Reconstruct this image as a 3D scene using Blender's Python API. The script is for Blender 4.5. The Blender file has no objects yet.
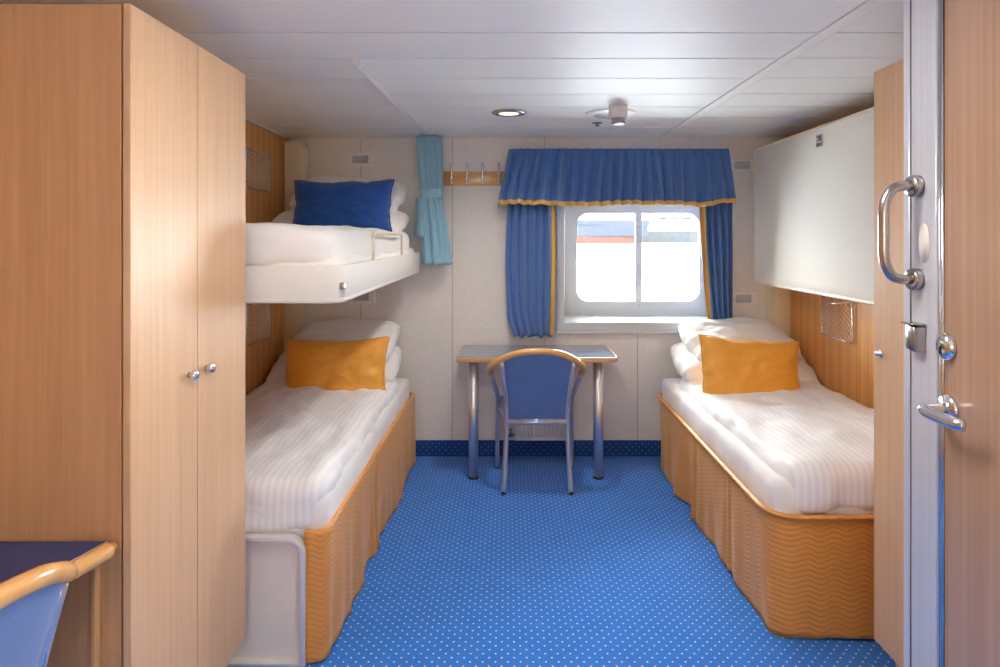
import bpy, bmesh, math, random
from mathutils import Vector, Matrix, noise, Euler

# ---------------------------------------------------------------- camera, world, light, exposure
S = bpy.context.scene
COL = S.collection
cam_d = bpy.data.cameras.new('camera'); cam = bpy.data.objects.new('camera', cam_d); COL.objects.link(cam)
cam.location = (0, 0, 1.446); cam.rotation_euler = (math.pi/2, 0, 0)
cam_d.sensor_width = 36; cam_d.lens = 23.04; cam_d.shift_x = -0.008; cam_d.shift_y = -0.0965
cam_d.clip_start = .02; cam_d.clip_end = 2000
S.camera = cam
S.view_settings.view_transform = 'Standard'; S.view_settings.look = 'None'
S.view_settings.exposure = 1.2; S.view_settings.gamma = 1.0; S.view_settings.use_curve_mapping = False

W = bpy.data.worlds.new('overcast_sky'); S.world = W; W.use_nodes = True
nt = W.node_tree; bg = nt.nodes['Background']; bg.inputs['Strength'].default_value = 18.0
tc = nt.nodes.new('ShaderNodeTexCoord'); sp = nt.nodes.new('ShaderNodeSeparateXYZ'); rp = nt.nodes.new('ShaderNodeValToRGB')
nt.links.new(tc.outputs['Generated'], sp.inputs[0]); nt.links.new(sp.outputs['Z'], rp.inputs[0]); nt.links.new(rp.outputs[0], bg.inputs['Color'])
rp.color_ramp.elements[0].color = (1, .99, .97, 1); rp.color_ramp.elements[1].color = (.97, .98, 1, 1)

def area(name, loc, rot, sx, sy, power, color=(1, 1, 1), portal=False):
    l = bpy.data.lights.new(name, 'AREA'); l.shape = 'RECTANGLE'; l.size = sx; l.size_y = sy; l.energy = power; l.color = color
    if portal: l.cycles.is_portal = True
    o = bpy.data.objects.new(name, l); o.location = loc; o.rotation_euler = rot; COL.objects.link(o)
    return o
area('window_portal', (.935, 4.64, 1.3), (-math.pi/2, 0, 0), .92, .68, 1, portal=True)
FILL_STRENGTH = 11.5
S.cycles.diffuse_bounces = 10; S.cycles.max_bounces = 14

PI = math.pi
# room numbers (metres; the camera stands at x=0, y=0)
XL, XR, YB, YF, ZC = -1.444, 1.82, 4.227, -1.3, 2.10

# ---------------------------------------------------------------- materials
def srgb(r, g, b):
    f = lambda c: (c/12.92 if c <= .04045 else ((c+.055)/1.055)**2.4)
    return (f(r/255), f(g/255), f(b/255), 1)

class NT:
    def __init__(s, name):
        s.m = bpy.data.materials.new(name); s.m.use_nodes = True
        s.t = s.m.node_tree; s.b = s.t.nodes['Principled BSDF']
    def n(s, typ, **kw):
        nd = s.t.nodes.new(typ)
        for k, v in kw.items():
            if k in nd.inputs: nd.inputs[k].default_value = v
            else: setattr(nd, k, v)
        return nd
    def l(s, a, b): s.t.links.new(a, b)
    def coord(s, scale=(1, 1, 1), rot=(0, 0, 0), space='Object'):
        c = s.n('ShaderNodeTexCoord'); m = s.n('ShaderNodeMapping'); s.l(c.outputs[space], m.inputs[0])
        m.inputs['Scale'].default_value = scale; m.inputs['Rotation'].default_value = rot
        return m.outputs[0]
    def bump(s, h, strength, dist=.002):
        b = s.n('ShaderNodeBump'); b.inputs['Strength'].default_value = strength; b.inputs['Distance'].default_value = dist
        s.l(h, b.inputs['Height']); s.l(b.outputs[0], s.b.inputs['Normal']); return b
    def math(s, op, a, b=None, c=None):
        m = s.n('ShaderNodeMath', operation=op)
        for i, v in enumerate((a, b, c)):
            if v is None: continue
            if isinstance(v, (int, float)): m.inputs[i].default_value = v
            else: s.l(v, m.inputs[i])
        return m.outputs[0]
    def mix(s, f, a, b):
        m = s.n('ShaderNodeMix', data_type='RGBA')
        for i, v in ((0, f), (6, a), (7, b)):
            if isinstance(v, (int, float, tuple)): m.inputs[i].default_value = v
            else: s.l(v, m.inputs[i])
        return m.outputs[2]

def plain(name, col, rough=.5, metal=0, spec=.5, noise_amt=.04, nscale=30, coat=0, sheen=0):
    k = NT(name); b = k.b
    v = k.coord((1, 1, 1)); n = k.n('ShaderNodeTexNoise', Scale=nscale, Detail=3.0); k.l(v, n.inputs['Vector'])
    dark = tuple(c*(1-noise_amt*2) for c in col[:3])+(1,)
    lite = tuple(min(1, c*(1+noise_amt*1.2)) for c in col[:3])+(1,)
    k.l(k.mix(n.outputs['Fac'], dark, lite), b.inputs['Base Color'])
    b.inputs['Roughness'].default_value = rough; b.inputs['Metallic'].default_value = metal
    b.inputs['Specular IOR Level'].default_value = spec; b.inputs['Coat Weight'].default_value = coat
    b.inputs['Sheen Weight'].default_value = sheen
    return k.m

def wood(name, c1, c2, rough=.35, grain=(60, 60, 1.6), spec=.5, coat=.0, stripes=0, coatr=.2):
    k = NT(name); b = k.b
    v = k.coord(grain)
    n1 = k.n('ShaderNodeTexNoise', Scale=1.0, Detail=5.0, Roughness=.65); k.l(v, n1.inputs['Vector'])
    v2 = k.coord(tuple(g*.12 for g in grain)); n2 = k.n('ShaderNodeTexNoise', Scale=1.0, Detail=2.0, Distortion=.6); k.l(v2, n2.inputs['Vector'])
    f = k.math('ADD', k.math('MULTIPLY', n1.outputs['Fac'], .65), k.math('MULTIPLY', n2.outputs['Fac'], .35))
    r = k.n('ShaderNodeMapRange'); k.l(f, r.inputs[0]); r.inputs[1].default_value = .33; r.inputs[2].default_value = .67
    col = k.mix(r.outputs[0], c2, c1)
    if stripes:
        c = k.n('ShaderNodeTexCoord'); s_ = k.n('ShaderNodeSeparateXYZ'); k.l(c.outputs['Object'], s_.inputs[0])
        w = k.math('SINE', k.math('MULTIPLY', s_.outputs['Y'], 2*PI/stripes))
        w2 = k.math('SINE', k.math('MULTIPLY', s_.outputs['Y'], 2*PI/(stripes*2.7)))
        ff = k.math('MULTIPLY_ADD', k.math('ADD', w, w2), .18, .45)
        col = k.mix(ff, col, tuple(x*.72 for x in c2[:3])+(1,))
    k.l(col, b.inputs['Base Color'])
    b.inputs['Roughness'].default_value = rough; b.inputs['Specular IOR Level'].default_value = spec
    b.inputs['Coat Weight'].default_value = coat; b.inputs['Coat Roughness'].default_value = coatr
    k.bump(n1.outputs['Fac'], .06, .001)
    return k.m

M = {}
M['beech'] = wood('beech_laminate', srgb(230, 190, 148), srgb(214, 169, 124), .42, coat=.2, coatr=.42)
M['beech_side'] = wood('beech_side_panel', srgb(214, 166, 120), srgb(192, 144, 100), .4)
M['beech_edge'] = wood('beech_edge_band', srgb(214, 170, 122), srgb(196, 148, 100), .4)
M['honey'] = wood('honey_wall_veneer', srgb(238, 182, 112), srgb(222, 160, 88), .42, stripes=.034)
M['rail'] = wood('varnished_bent_beech', srgb(232, 178, 112), srgb(214, 156, 88), .2, grain=(8, 8, 40), coat=.5)
M['door_veneer'] = wood('striped_door_veneer', srgb(196, 160, 132), srgb(168, 132, 104), .26, grain=(90, 90, .7), coat=.5, coatr=.16)
M['white_lin'] = None

# mottled beige wall vinyl
k = NT('mottled_beige_vinyl'); v = k.coord()
n = k.n('ShaderNodeTexNoise', Scale=55.0, Detail=4.0); k.l(v, n.inputs['Vector'])
n2 = k.n('ShaderNodeTexVoronoi', Scale=90.0); k.l(v, n2.inputs['Vector'])
f = k.math('ADD', k.math('MULTIPLY', n.outputs['Fac'], .7), k.math('MULTIPLY', n2.outputs['Distance'], .4))
k.l(k.mix(f, srgb(222, 212, 199), srgb(241, 235, 225)), k.b.inputs['Base Color']); k.b.inputs['Roughness'].default_value = .55
M['wall'] = k.m
M['cream'] = plain('cream_painted_metal', srgb(232, 219, 190), .38, noise_amt=.015)
M['bunk_white'] = plain('ivory_bunk_shell', srgb(230, 226, 215), .6, noise_amt=.01, spec=.25)
M['white_paint'] = plain('white_window_paint', srgb(206, 206, 204), .4, noise_amt=.01)
M['white_plastic'] = plain('white_plastic', srgb(238, 236, 230), .4, noise_amt=.01)
M['grey_grille'] = plain('grey_grille_mesh', srgb(212, 210, 208), .55, nscale=300, noise_amt=.12)
M['seam'] = plain('dark_joint', srgb(150, 140, 128), .7)
M['gap'] = plain('dark_groove', srgb(40, 36, 34), .9)
M['chrome'] = plain('polished_chrome', (.80, .80, .82, 1), .12, 1, noise_amt=.0)
M['steel'] = plain('brushed_nickel', (.46, .42, .39, 1), .26, 1, noise_amt=.02)
M['alu'] = plain('satin_aluminium', (.76, .75, .74, 1), .4, .35, noise_amt=.02)
M['black'] = plain('black_rubber', srgb(38, 38, 42), .6)
M['grey_lam'] = plain('warm_grey_laminate', srgb(236, 226, 214), .5, noise_amt=.02)
M['blue_top'] = plain('blue_linoleum_top', srgb(92, 124, 158), .18, coat=.9, noise_amt=.03, nscale=120)
M['navy_top'] = plain('navy_linoleum_top', srgb(30, 58, 112), .32, coat=.15, noise_amt=.03, nscale=120)
M['leg_metal'] = plain('satin_leg_metal', (.78, .77, .76, 1), .38, .9, noise_amt=0)
M['dots_steel'] = plain('sprinkler_metal', srgb(176, 172, 166), .4, .4)

# jamb: pale grey painted metal with brushed streaks
k = NT('pale_grey_door_metal'); v = k.coord((90, 90, 1.2)); n = k.n('ShaderNodeTexNoise', Scale=1.0, Detail=3.0); k.l(v, n.inputs['Vector'])
k.l(k.mix(n.outputs['Fac'], srgb(204, 206, 212), srgb(226, 228, 233)), k.b.inputs['Base Color'])
k.b.inputs['Roughness'].default_value = .3; k.b.inputs['Metallic'].default_value = .25
M['jamb'] = k.m

# glossy white ceiling boards, faint brushing
k = NT('glossy_white_ceiling_board'); v = k.coord((1.2, 120, 1)); n = k.n('ShaderNodeTexNoise', Scale=1.0, Detail=3.0); k.l(v, n.inputs['Vector'])
k.l(k.mix(n.outputs['Fac'], srgb(238, 238, 234), srgb(247, 247, 243)), k.b.inputs['Base Color'])
k.b.inputs['Roughness'].default_value = .48; k.b.inputs['Specular IOR Level'].default_value = .35; k.bump(n.outputs['Fac'], .12, .001)
M['ceiling'] = k.m

def dotted(name, base, base2, dot, per=.0305, rad=.0033, axes=('X', 'Y')):
    k = NT(name); c = k.n('ShaderNodeTexCoord'); s_ = k.n('ShaderNodeSeparateXYZ'); k.l(c.outputs['Object'], s_.inputs[0])
    a, b_ = s_.outputs[axes[0]], s_.outputs[axes[1]]
    q = .70710678/per
    u = k.math('MULTIPLY', k.math('ADD', a, b_), q); w = k.math('MULTIPLY', k.math('SUBTRACT', a, b_), q)
    fu = k.math('SUBTRACT', k.math('FRACT', u), .5); fw = k.math('SUBTRACT', k.math('FRACT', w), .5)
    d = k.math('SQRT', k.math('ADD', k.math('MULTIPLY', fu, fu), k.math('MULTIPLY', fw, fw)))
    mr = k.n('ShaderNodeMapRange'); k.l(d, mr.inputs[0]); mr.inputs[1].default_value = rad/per*1.25; mr.inputs[2].default_value = rad/per*.75
    n = k.n('ShaderNodeTexNoise', Scale=380.0, Detail=2.0); k.l(c.outputs['Object'], n.inputs['Vector'])
    n2 = k.n('ShaderNodeTexNoise', Scale=9.0, Detail=3.0); k.l(c.outputs['Object'], n2.inputs['Vector'])
    f = k.math('ADD', k.math('MULTIPLY', n.outputs['Fac'], .7), k.math('MULTIPLY', n2.outputs['Fac'], .3))
    col = k.mix(f, base, base2)
    k.l(k.mix(mr.outputs[0], col, dot), k.b.inputs['Base Color'])
    k.b.inputs['Roughness'].default_value = .95; k.b.inputs['Specular IOR Level'].default_value = .15
    k.b.inputs['Sheen Weight'].default_value = .2
    k.bump(n.outputs['Fac'], .5, .003)
    return k.m
M['carpet'] = dotted('blue_dotted_carpet', srgb(16, 88, 184), srgb(56, 146, 238), srgb(228, 232, 236))
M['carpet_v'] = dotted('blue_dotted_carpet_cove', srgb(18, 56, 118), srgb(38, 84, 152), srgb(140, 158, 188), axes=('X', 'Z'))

def cloth(name, c1, c2, weave=900, rough=.85, sheen=.3, bump=.15, spec=.2):
    k = NT(name); v = k.coord((1, 1, 1)); n = k.n('ShaderNodeTexNoise', Scale=float(weave), Detail=1.0); k.l(v, n.inputs['Vector'])
    n2 = k.n('ShaderNodeTexNoise', Scale=14.0, Detail=3.0); k.l(v, n2.inputs['Vector'])
    f = k.math('ADD', k.math('MULTIPLY', n.outputs['Fac'], .6), k.math('MULTIPLY', n2.outputs['Fac'], .4))
    k.l(k.mix(f, c1, c2), k.b.inputs['Base Color'])
    k.b.inputs['Roughness'].default_value = rough; k.b.inputs['Sheen Weight'].default_value = sheen; k.b.inputs['Specular IOR Level'].default_value = spec
    k.bump(n.outputs['Fac'], bump, .001)
    return k.m
M['blue_curtain'] = cloth('denim_blue_curtain', srgb(70, 108, 168), srgb(98, 140, 198))
M['gold_trim'] = cloth('gold_trim_tape', srgb(226, 172, 72), srgb(244, 196, 104), rough=.6)
M['aqua'] = cloth('aqua_curtain', srgb(134, 178, 196), srgb(164, 204, 216))
M['chair_fabric'] = cloth('blue_chair_weave', srgb(72, 102, 156), srgb(108, 136, 188), weave=500, bump=.3)
M['blue_cushion'] = cloth('royal_blue_cushion', srgb(26, 66, 136), srgb(48, 94, 170), weave=500)
M['pillow'] = cloth('white_cotton', srgb(232, 229, 224), srgb(246, 244, 240), weave=300, bump=.08)

# white duvet with satin stripes along the bed
def striped(name, per=.026):
    k = NT(name); c = k.n('ShaderNodeTexCoord'); s_ = k.n('ShaderNodeSeparateXYZ'); k.l(c.outputs['Object'], s_.inputs[0])
    w = k.math('SINE', k.math('MULTIPLY', s_.outputs['X'], 2*PI/per))
    mr = k.n('ShaderNodeMapRange'); k.l(w, mr.inputs[0]); mr.inputs[1].default_value = -.5; mr.inputs[2].default_value = .5
    k.l(k.mix(mr.outputs[0], srgb(237, 236, 237), srgb(246, 245, 244)), k.b.inputs['Base Color'])
    rr = k.n('ShaderNodeMapRange'); k.l(w, rr.inputs[0]); rr.inputs[1].default_value = -.5; rr.inputs[2].default_value = .5
    rr.inputs[3].default_value = .65; rr.inputs[4].default_value = .5; k.l(rr.outputs[0], k.b.inputs['Roughness'])
    k.b.inputs['Specular IOR Level'].default_value = .35
    n = k.n('ShaderNodeTexNoise', Scale=18.0, Detail=4.0); k.l(c.outputs['Object'], n.inputs['Vector'])
    h = k.math('ADD', k.math('MULTIPLY', mr.outputs[0], .04), k.math('MULTIPLY', n.outputs['Fac'], .9))
    k.bump(h, .35, .006)
    return k.m
M['duvet'] = striped('white_striped_satin')

# gold quilted skirt satin: stacked wavy quilting lines
def quilted(name, c1, c2, horiz='XY', per=.021, bump=.6):
    k = NT(name); c = k.n('ShaderNodeTexCoord'); s_ = k.n('ShaderNodeSeparateXYZ'); k.l(c.outputs['Object'], s_.inputs[0])
    hsum = k.math('ADD', s_.outputs['X'], k.math('MULTIPLY', s_.outputs['Y'], 1.0)) if horiz == 'XY' else s_.outputs['X']
    wav = k.math('MULTIPLY', k.math('SINE', k.math('MULTIPLY', hsum, 2*PI/.10)), .008)
    z = k.math('ADD', s_.outputs['Z'], wav)
    w = k.math('SINE', k.math('MULTIPLY', z, 2*PI/per))
    n = k.n('ShaderNodeTexNoise', Scale=35.0, Detail=4.0); k.l(c.outputs['Object'], n.inputs['Vector'])
    w01 = k.math('MULTIPLY_ADD', w, .5, .5)
    f = k.math('ADD', k.math('MULTIPLY', k.math('POWER', w01, .3), .6), k.math('MULTIPLY', n.outputs['Fac'], .4))
    k.l(k.mix(f, c1, c2), k.b.inputs['Base Color'])
    k.b.inputs['Roughness'].default_value = .45; k.b.inputs['Specular IOR Level'].default_value = .5; k.b.inputs['Sheen Weight'].default_value = .3
    k.b.inputs['Sheen Tint'].default_value = (1, .8, .5, 1)
    k.bump(k.math('POWER', w01, .4), bump, .004)
    return k.m
M['gold_skirt'] = quilted('gold_quilted_satin', srgb(206, 128, 50), srgb(230, 158, 74), bump=.3, per=.019)
M['gold_cushion'] = quilted('amber_cushion_satin', srgb(232, 156, 48), srgb(240, 168, 58), horiz='X', per=.016, bump=.07)

def emit(name, col, st):
    k = NT(name); k.b.inputs['Base Color'].default_value = col; k.b.inputs['Emission Color'].default_value = col; k.b.inputs['Emission Strength'].default_value = st
    return k.m
M['fill_lamp'] = emit('fill_lamp_diffuser', (1, .97, .93, 1), FILL_STRENGTH)  # glow of the two added fill lights, both out of view
M['bulb'] = emit('warm_downlight_glow', (1, .9, .75, 1), .55)
k = NT('clear_window_glass'); k.t.nodes.remove(k.b)
out = k.t.nodes['Material Output']; tr = k.n('ShaderNodeBsdfTransparent'); gl = k.n('ShaderNodeBsdfGlossy', Roughness=.02); mx = k.n('ShaderNodeMixShader'); fr = k.n('ShaderNodeFresnel', IOR=1.45)
tr.inputs[0].default_value = (.96, .98, .98, 1)
k.l(fr.outputs[0], mx.inputs[0]); k.l(tr.outputs[0], mx.inputs[1]); k.l(gl.outputs[0], mx.inputs[2]); k.l(mx.outputs[0], out.inputs[0])
M['glass'] = k.m
M['water'] = plain('pale_harbour_water', srgb(226, 232, 235), .35, nscale=.4, noise_amt=.04)
M['hull_blue'] = plain('blue_hull_paint', (.022, .025, .033, 1), 1, 0, 0, nscale=.05)
M['hull_red'] = plain('red_boot_paint', (.040, .022, .019, 1), 1, 0, 0, nscale=.05)
M['ship_white'] = plain('ship_white_paint', srgb(230, 232, 236), .5, nscale=.05)
M['quay'] = plain('grey_quay_concrete', (.026, .0275, .029, 1), 1, 0, 0, nscale=.6, noise_amt=.25)

# ---------------------------------------------------------------- mesh helpers
def TR(loc): return Matrix.Translation(Vector(loc))
class MB:
    def __init__(s): s.bm = bmesh.new()
    def _merge(s, b2, mat=None):
        if mat is not None: bmesh.ops.transform(b2, matrix=mat, verts=b2.verts)
        me = bpy.data.meshes.new('tmp'); b2.to_mesh(me); b2.free(); s.bm.from_mesh(me); bpy.data.meshes.remove(me); return s
    def box(s, x0, x1, y0, y1, z0, z1, bev=0, seg=2, mat=None):
        b = bmesh.new(); bmesh.ops.create_cube(b, size=1)
        bmesh.ops.scale(b, vec=(x1-x0, y1-y0, z1-z0), verts=b.verts); bmesh.ops.translate(b, vec=((x0+x1)/2, (y0+y1)/2, (z0+z1)/2), verts=b.verts)
        if bev: bmesh.ops.bevel(b, geom=b.edges[:], offset=bev, segments=seg, profile=.5, affect='EDGES')
        return s._merge(b, mat)
    def tube(s, pts, r, seg=12, cap=True, closed=False, flat=1.0, up=None):
        pts = [Vector(p) for p in pts]; n = len(pts); bm = s.bm; rings = []
        rr = r if isinstance(r, (list, tuple)) else [r]*n
        t0 = (pts[1]-pts[0]).normalized(); nrm = Vector(up) if up else (Vector((0, 0, 1)) if abs(t0.z) < .9 else Vector((1, 0, 0)))
        nrm = (nrm - t0*nrm.dot(t0)).normalized()
        for i, p in enumerate(pts):
            if closed: t = pts[(i+1) % n]-pts[i-1]
            else: t = pts[min(i+1, n-1)]-pts[max(i-1, 0)]
            t.normalize(); nrm = (nrm-t*nrm.dot(t)).normalized(); bi = t.cross(nrm)
            rings.append([bm.verts.new(p+nrm*math.cos(a)*rr[i]*flat+bi*math.sin(a)*rr[i]) for a in [2*PI*j/seg for j in range(seg)]])
        m = n if closed else n-1
        for i in range(m):
            a, b = rings[i], rings[(i+1) % n]
            for j in range(seg): bm.faces.new((a[j], a[(j+1) % seg], b[(j+1) % seg], b[j]))
        if cap and not closed: bm.faces.new(rings[0][::-1]); bm.faces.new(rings[-1])
        return s
    def lathe(s, c, prof, axis='Z', seg=24):
        # prof: list of (radius, height) from the centre c
        bm = s.bm; c = Vector(c); rings = []
        ax = {'Z': (Vector((1, 0, 0)), Vector((0, 1, 0)), Vector((0, 0, 1))), 'X': (Vector((0, 1, 0)), Vector((0, 0, 1)), Vector((1, 0, 0))), 'Y': (Vector((0, 0, 1)), Vector((1, 0, 0)), Vector((0, 1, 0)))}[axis]
        for r, h in prof:
            rings.append([bm.verts.new(c+ax[0]*math.cos(a)*r+ax[1]*math.sin(a)*r+ax[2]*h) for a in [2*PI*j/seg for j in range(seg)]])
        for a, b in zip(rings, rings[1:]):
            for j in range(seg): bm.faces.new((a[j], a[(j+1) % seg], b[(j+1) % seg], b[j]))
        bm.faces.new(rings[0][::-1]); bm.faces.new(rings[-1]); return s
    def grid(s, rows, close_u=False):
        bm = s.bm; vs = [[bm.verts.new(p) for p in r] for r in rows]
        for a, b in zip(vs, vs[1:]):
            n = len(a); m = n if close_u else n-1
            for j in range(m): bm.faces.new((a[j], a[(j+1) % n], b[(j+1) % n], b[j]))
        return s
    def rbox(s, x0, x1, y0, y1, z0, z1, r, res=.04, disp=None):
        # dense rounded box, then an optional displacement f(p, normal) -> p
        b = bmesh.new(); L = (x1-x0, y1-y0, z1-z0); nn = [max(2, int(round(l/res))) for l in L]
        vd = {}
        def V(i, j, k):
            key = (i, j, k)
            if key not in vd:
                p = Vector((x0+L[0]*i/nn[0], y0+L[1]*j/nn[1], z0+L[2]*k/nn[2])); q = Vector((min(max(p.x, x0+r), x1-r), min(max(p.y, y0+r), y1-r), min(max(p.z, z0+r), z1-r)))
                d = p-q; nrm = d.normalized() if d.length > 1e-9 else Vector((0, 0, 0))
                if d.length > 1e-9: p = q+nrm*r
                if disp: p = disp(p, nrm)
                vd[key] = b.verts.new(p)
            return vd[key]
        for (A, B, C) in ((0, 1, 2), (1, 2, 0), (2, 0, 1)):
            for side in (0, nn[C]):
                for i in range(nn[A]):
                    for j in range(nn[B]):
                        q = []
                        for (di, dj) in ((0, 0), (1, 0), (1, 1), (0, 1)):
                            idx = [0, 0, 0]; idx[A] = i+di; idx[B] = j+dj; idx[C] = side; q.append(V(*idx))
                        if side == 0: q.reverse()
                        try: b.faces.new(q)
                        except ValueError: pass
        return s._merge(b)
    def plate(s, outlines, depth, plane='XZ', at=0.0, bev=0):
        # flat plate with holes; outlines are 2D loops, the first the outer one; thickness goes from at to at+depth
        cu = bpy.data.curves.new('c', 'CURVE'); cu.dimensions = '2D'; cu.fill_mode = 'BOTH'
        for o in outlines:
            sp_ = cu.splines.new('POLY'); sp_.points.add(len(o)-1); sp_.use_cyclic_u = True
            for i, p in enumerate(o): sp_.points[i].co = (p[0], p[1], 0, 1)
        cu.extrude = abs(depth)/2 - bev; cu.bevel_depth = bev; cu.bevel_resolution = 1
        if bev: cu.offset = -bev
        ob = bpy.data.objects.new('c', cu); COL.objects.link(ob); bpy.context.view_layer.update()
        me = bpy.data.meshes.new_from_object(ob.evaluated_get(bpy.context.evaluated_depsgraph_get()))
        b = bmesh.new(); b.from_mesh(me); bmesh.ops.remove_doubles(b, verts=b.verts, dist=1e-5)
        bpy.data.meshes.remove(me); bpy.data.objects.remove(ob); bpy.data.curves.remove(cu)
        for v in b.verts:
            a, c_, d = v.co; d = at+depth/2+d
            v.co = (a, d, c_) if plane == 'XZ' else ((d, a, c_) if plane == 'YZ' else (a, c_, d))
        bmesh.ops.recalc_face_normals(b, faces=b.faces)
        return s._merge(b)
    def build(s, name, mat, parent=None, loc=None, ang=.7, solid=0, sub=0, smooth=True):
        bm = s.bm
        for f in bm.faces: f.smooth = smooth
        for e in bm.edges:
            if len(e.link_faces) == 2 and e.calc_face_angle(0) > ang: e.smooth = False
        off = Vector((0, 0, 0))
        if parent is not None: off = Vector(ROOTOFF.get(root_of(parent).name, (0, 0, 0)))
        elif loc is not None: off = Vector(loc)
        if off.length: bmesh.ops.translate(bm, vec=-off, verts=bm.verts)
        me = bpy.data.meshes.new(name); bm.to_mesh(me); bm.free(); me.materials.append(mat)
        o = bpy.data.objects.new(name, me); COL.objects.link(o)
        if parent is not None: o.parent = parent
        elif loc is not None: o.location = loc; ROOTOFF[o.name] = tuple(loc)
        if solid:
            md = o.modifiers.new('thickness', 'SOLIDIFY'); md.thickness = solid; md.offset = 0
        if sub:
            md = o.modifiers.new('smooth', 'SUBSURF'); md.levels = sub; md.render_levels = sub
        return o
ROOTOFF = {}
def root_of(o):
    while o.parent is not None: o = o.parent
    return o
def thing(name, label, cat, loc, group=None, local=False, kind=None):
    o = bpy.data.objects.new(name, None); COL.objects.link(o); o.location = loc; o.empty_display_size = .05
    if not local: ROOTOFF[o.name] = tuple(loc)
    if kind: o['kind'] = kind
    if label: o['label'] = label; o['category'] = cat
    if group: o['group'] = group
    return o
def tag(o, label, cat, group=None, kind=None):
    o['label'] = label; o['category'] = cat
    if group: o['group'] = group
    if kind: o['kind'] = kind
    return o
def struct(o): o['kind'] = 'structure'; return o
def copy_tree(o, parent=None):
    c = o.copy(); COL.objects.link(c)
    if parent is not None: c.parent = parent
    for ch in list(o.children): copy_tree(ch, c)
    return c
def rrect(x0, x1, z0, z1, r, n=6, corners=(1, 1, 1, 1)):
    # counter-clockwise from lower left; corners = (ll, lr, ur, ul)
    pts = []
    for (cx, cz, a0, fl) in ((x0+r, z0+r, PI, corners[0]), (x1-r, z0+r, 1.5*PI, corners[1]), (x1-r, z1-r, 0, corners[2]), (x0+r, z1-r, .5*PI, corners[3])):
        if fl: pts += [(cx+r*math.cos(a0+k*PI/2/n), cz+r*math.sin(a0+k*PI/2/n)) for k in range(n+1)]
        else: pts.append((x0 if cx < (x0+x1)/2 else x1, z0 if cz < (z0+z1)/2 else z1))
    return pts
def spline(pts, n=8):
    # Catmull-Rom through the points
    P = [Vector(p) for p in pts]; P = [2*P[0]-P[1]]+P+[2*P[-1]-P[-2]]; out = []
    for i in range(1, len(P)-2):
        for k in range(n):
            t = k/n; a, b, c, d = P[i-1:i+3]
            out.append(.5*((2*b)+(c-a)*t+(2*a-5*b+4*c-d)*t*t+(3*b-a-3*c+d)*t**3))
    out.append(P[-2]); return out
def fbm(x, y=0, z=0, s=1, o=3):
    return noise.fractal(Vector((x*s, y*s, z*s)), .6, 2.0, o)

# ---------------------------------------------------------------- the room
struct(MB().box(XL-.1, XR+.1, YF-.1, YB+.1, -.06, 0).build('floor', M['carpet']))
WIN = (.372, 1.424, .885, 1.70)
struct(MB().plate([[(XL-.1, 0), (XR+.1, 0), (XR+.1, ZC+.1), (XL-.1, ZC+.1)], [(WIN[0], WIN[2]), (WIN[1], WIN[2]), (WIN[1], WIN[3]), (WIN[0], WIN[3])]], .06, at=YB).build('wall_back', M['wall']))
m = MB()
for px in (361, 452.3, 545, 637.5):
    x = (px-508)/151.4
    if WIN[0]-.06 < x < WIN[1]+.06:
        m.box(x-.0015, x+.0015, YB-.0012, YB+.002, .10, WIN[2]-.06)
    else: m.box(x-.0015, x+.0015, YB-.0012, YB+.002, .10, ZC)
struct(m.build('trim_1', M['seam']))
struct(MB().box(XL-.1, XL, YF, YB+.05, 0, ZC+.02).build('wall_left', M['honey']))
struct(MB().box(XR, XR+.1, 1.54, YB+.05, 0, ZC+.02).build('wall_right', M['honey']))
struct(MB().box(.952, XR+.1, 1.395, 1.54, 0, ZC+.02).box(.952, 1.1, YF, .40, 0, ZC+.02).box(.952, 1.1, .40, 1.395, 2.01, ZC+.02).build('wall_partition', M['wall']))
struct(MB().box(XL-.1, XR+.1, YF-.1, YF, 0, ZC+.02).build('wall_rear', M['wall']))
struct(MB().box(XL, XR, YB-.014, YB, 0, .106, .004).build('baseboard_back', M['carpet_v']))
struct(MB().box(XL, XL+.012, 2.1, YB-.1, ZC-.014, ZC).build('trim_2', M['white_paint']))
# ceiling boards: one board per .293 m row, a lengthwise seam strip near x = 1.0
m = MB()
y = 1.757-.293*10
while y < YB:
    y0, y1 = max(y+.0045, YF), min(y+.2885, YB)
    if y1 > y0:
        m.box(XL-.05, .992, y0, y1, ZC, ZC+.012, .0012, 1)
        m.box(1.052, XR+.05, y0, y1, ZC+.001, ZC+.012, .0012, 1)
    y += .293
m.box(1.000, 1.051, YF, YB, ZC+.0005, ZC+.012, .001, 1)
c = struct(m.build('ceiling', M['ceiling']))
struct(MB().box(XL-.1, XR+.1, YF-.1, YB+.05, ZC+.013, ZC+.06).build('ceiling_void', M['gap']))

# window: recessed steel box with a round-cornered double pane
w1 = struct(thing('window_1', None, None, (.92, YB, WIN[2])))
zp = 4.60
MB().plate([[(WIN[0]-.052, WIN[2]-.055), (WIN[1]+.052, WIN[2]-.055), (WIN[1]+.052, WIN[3]+.05), (WIN[0]-.052, WIN[3]+.05)],
            [(WIN[0], WIN[2]), (WIN[1], WIN[2]), (WIN[1], WIN[3]), (WIN[0], WIN[3])]], -.018, at=YB, bev=.003).build('window_surround', M['white_paint'], w1)
m = MB(); t = .012
m.box(WIN[0]-t, WIN[0], YB-.004, zp+.02, WIN[2]-t, WIN[3]+t).box(WIN[1], WIN[1]+t, YB-.004, zp+.02, WIN[2]-t, WIN[3]+t)
m.box(WIN[0], WIN[1], YB-.004, zp+.02, WIN[3], WIN[3]+t)
m.build('window_reveal', M['white_paint'], w1)
MB().box(WIN[0]-.001, WIN[1]+.001, YB-.022, zp+.02, WIN[2]-.014, WIN[2], .003).build('window_sill', M['white_paint'], w1)
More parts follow.
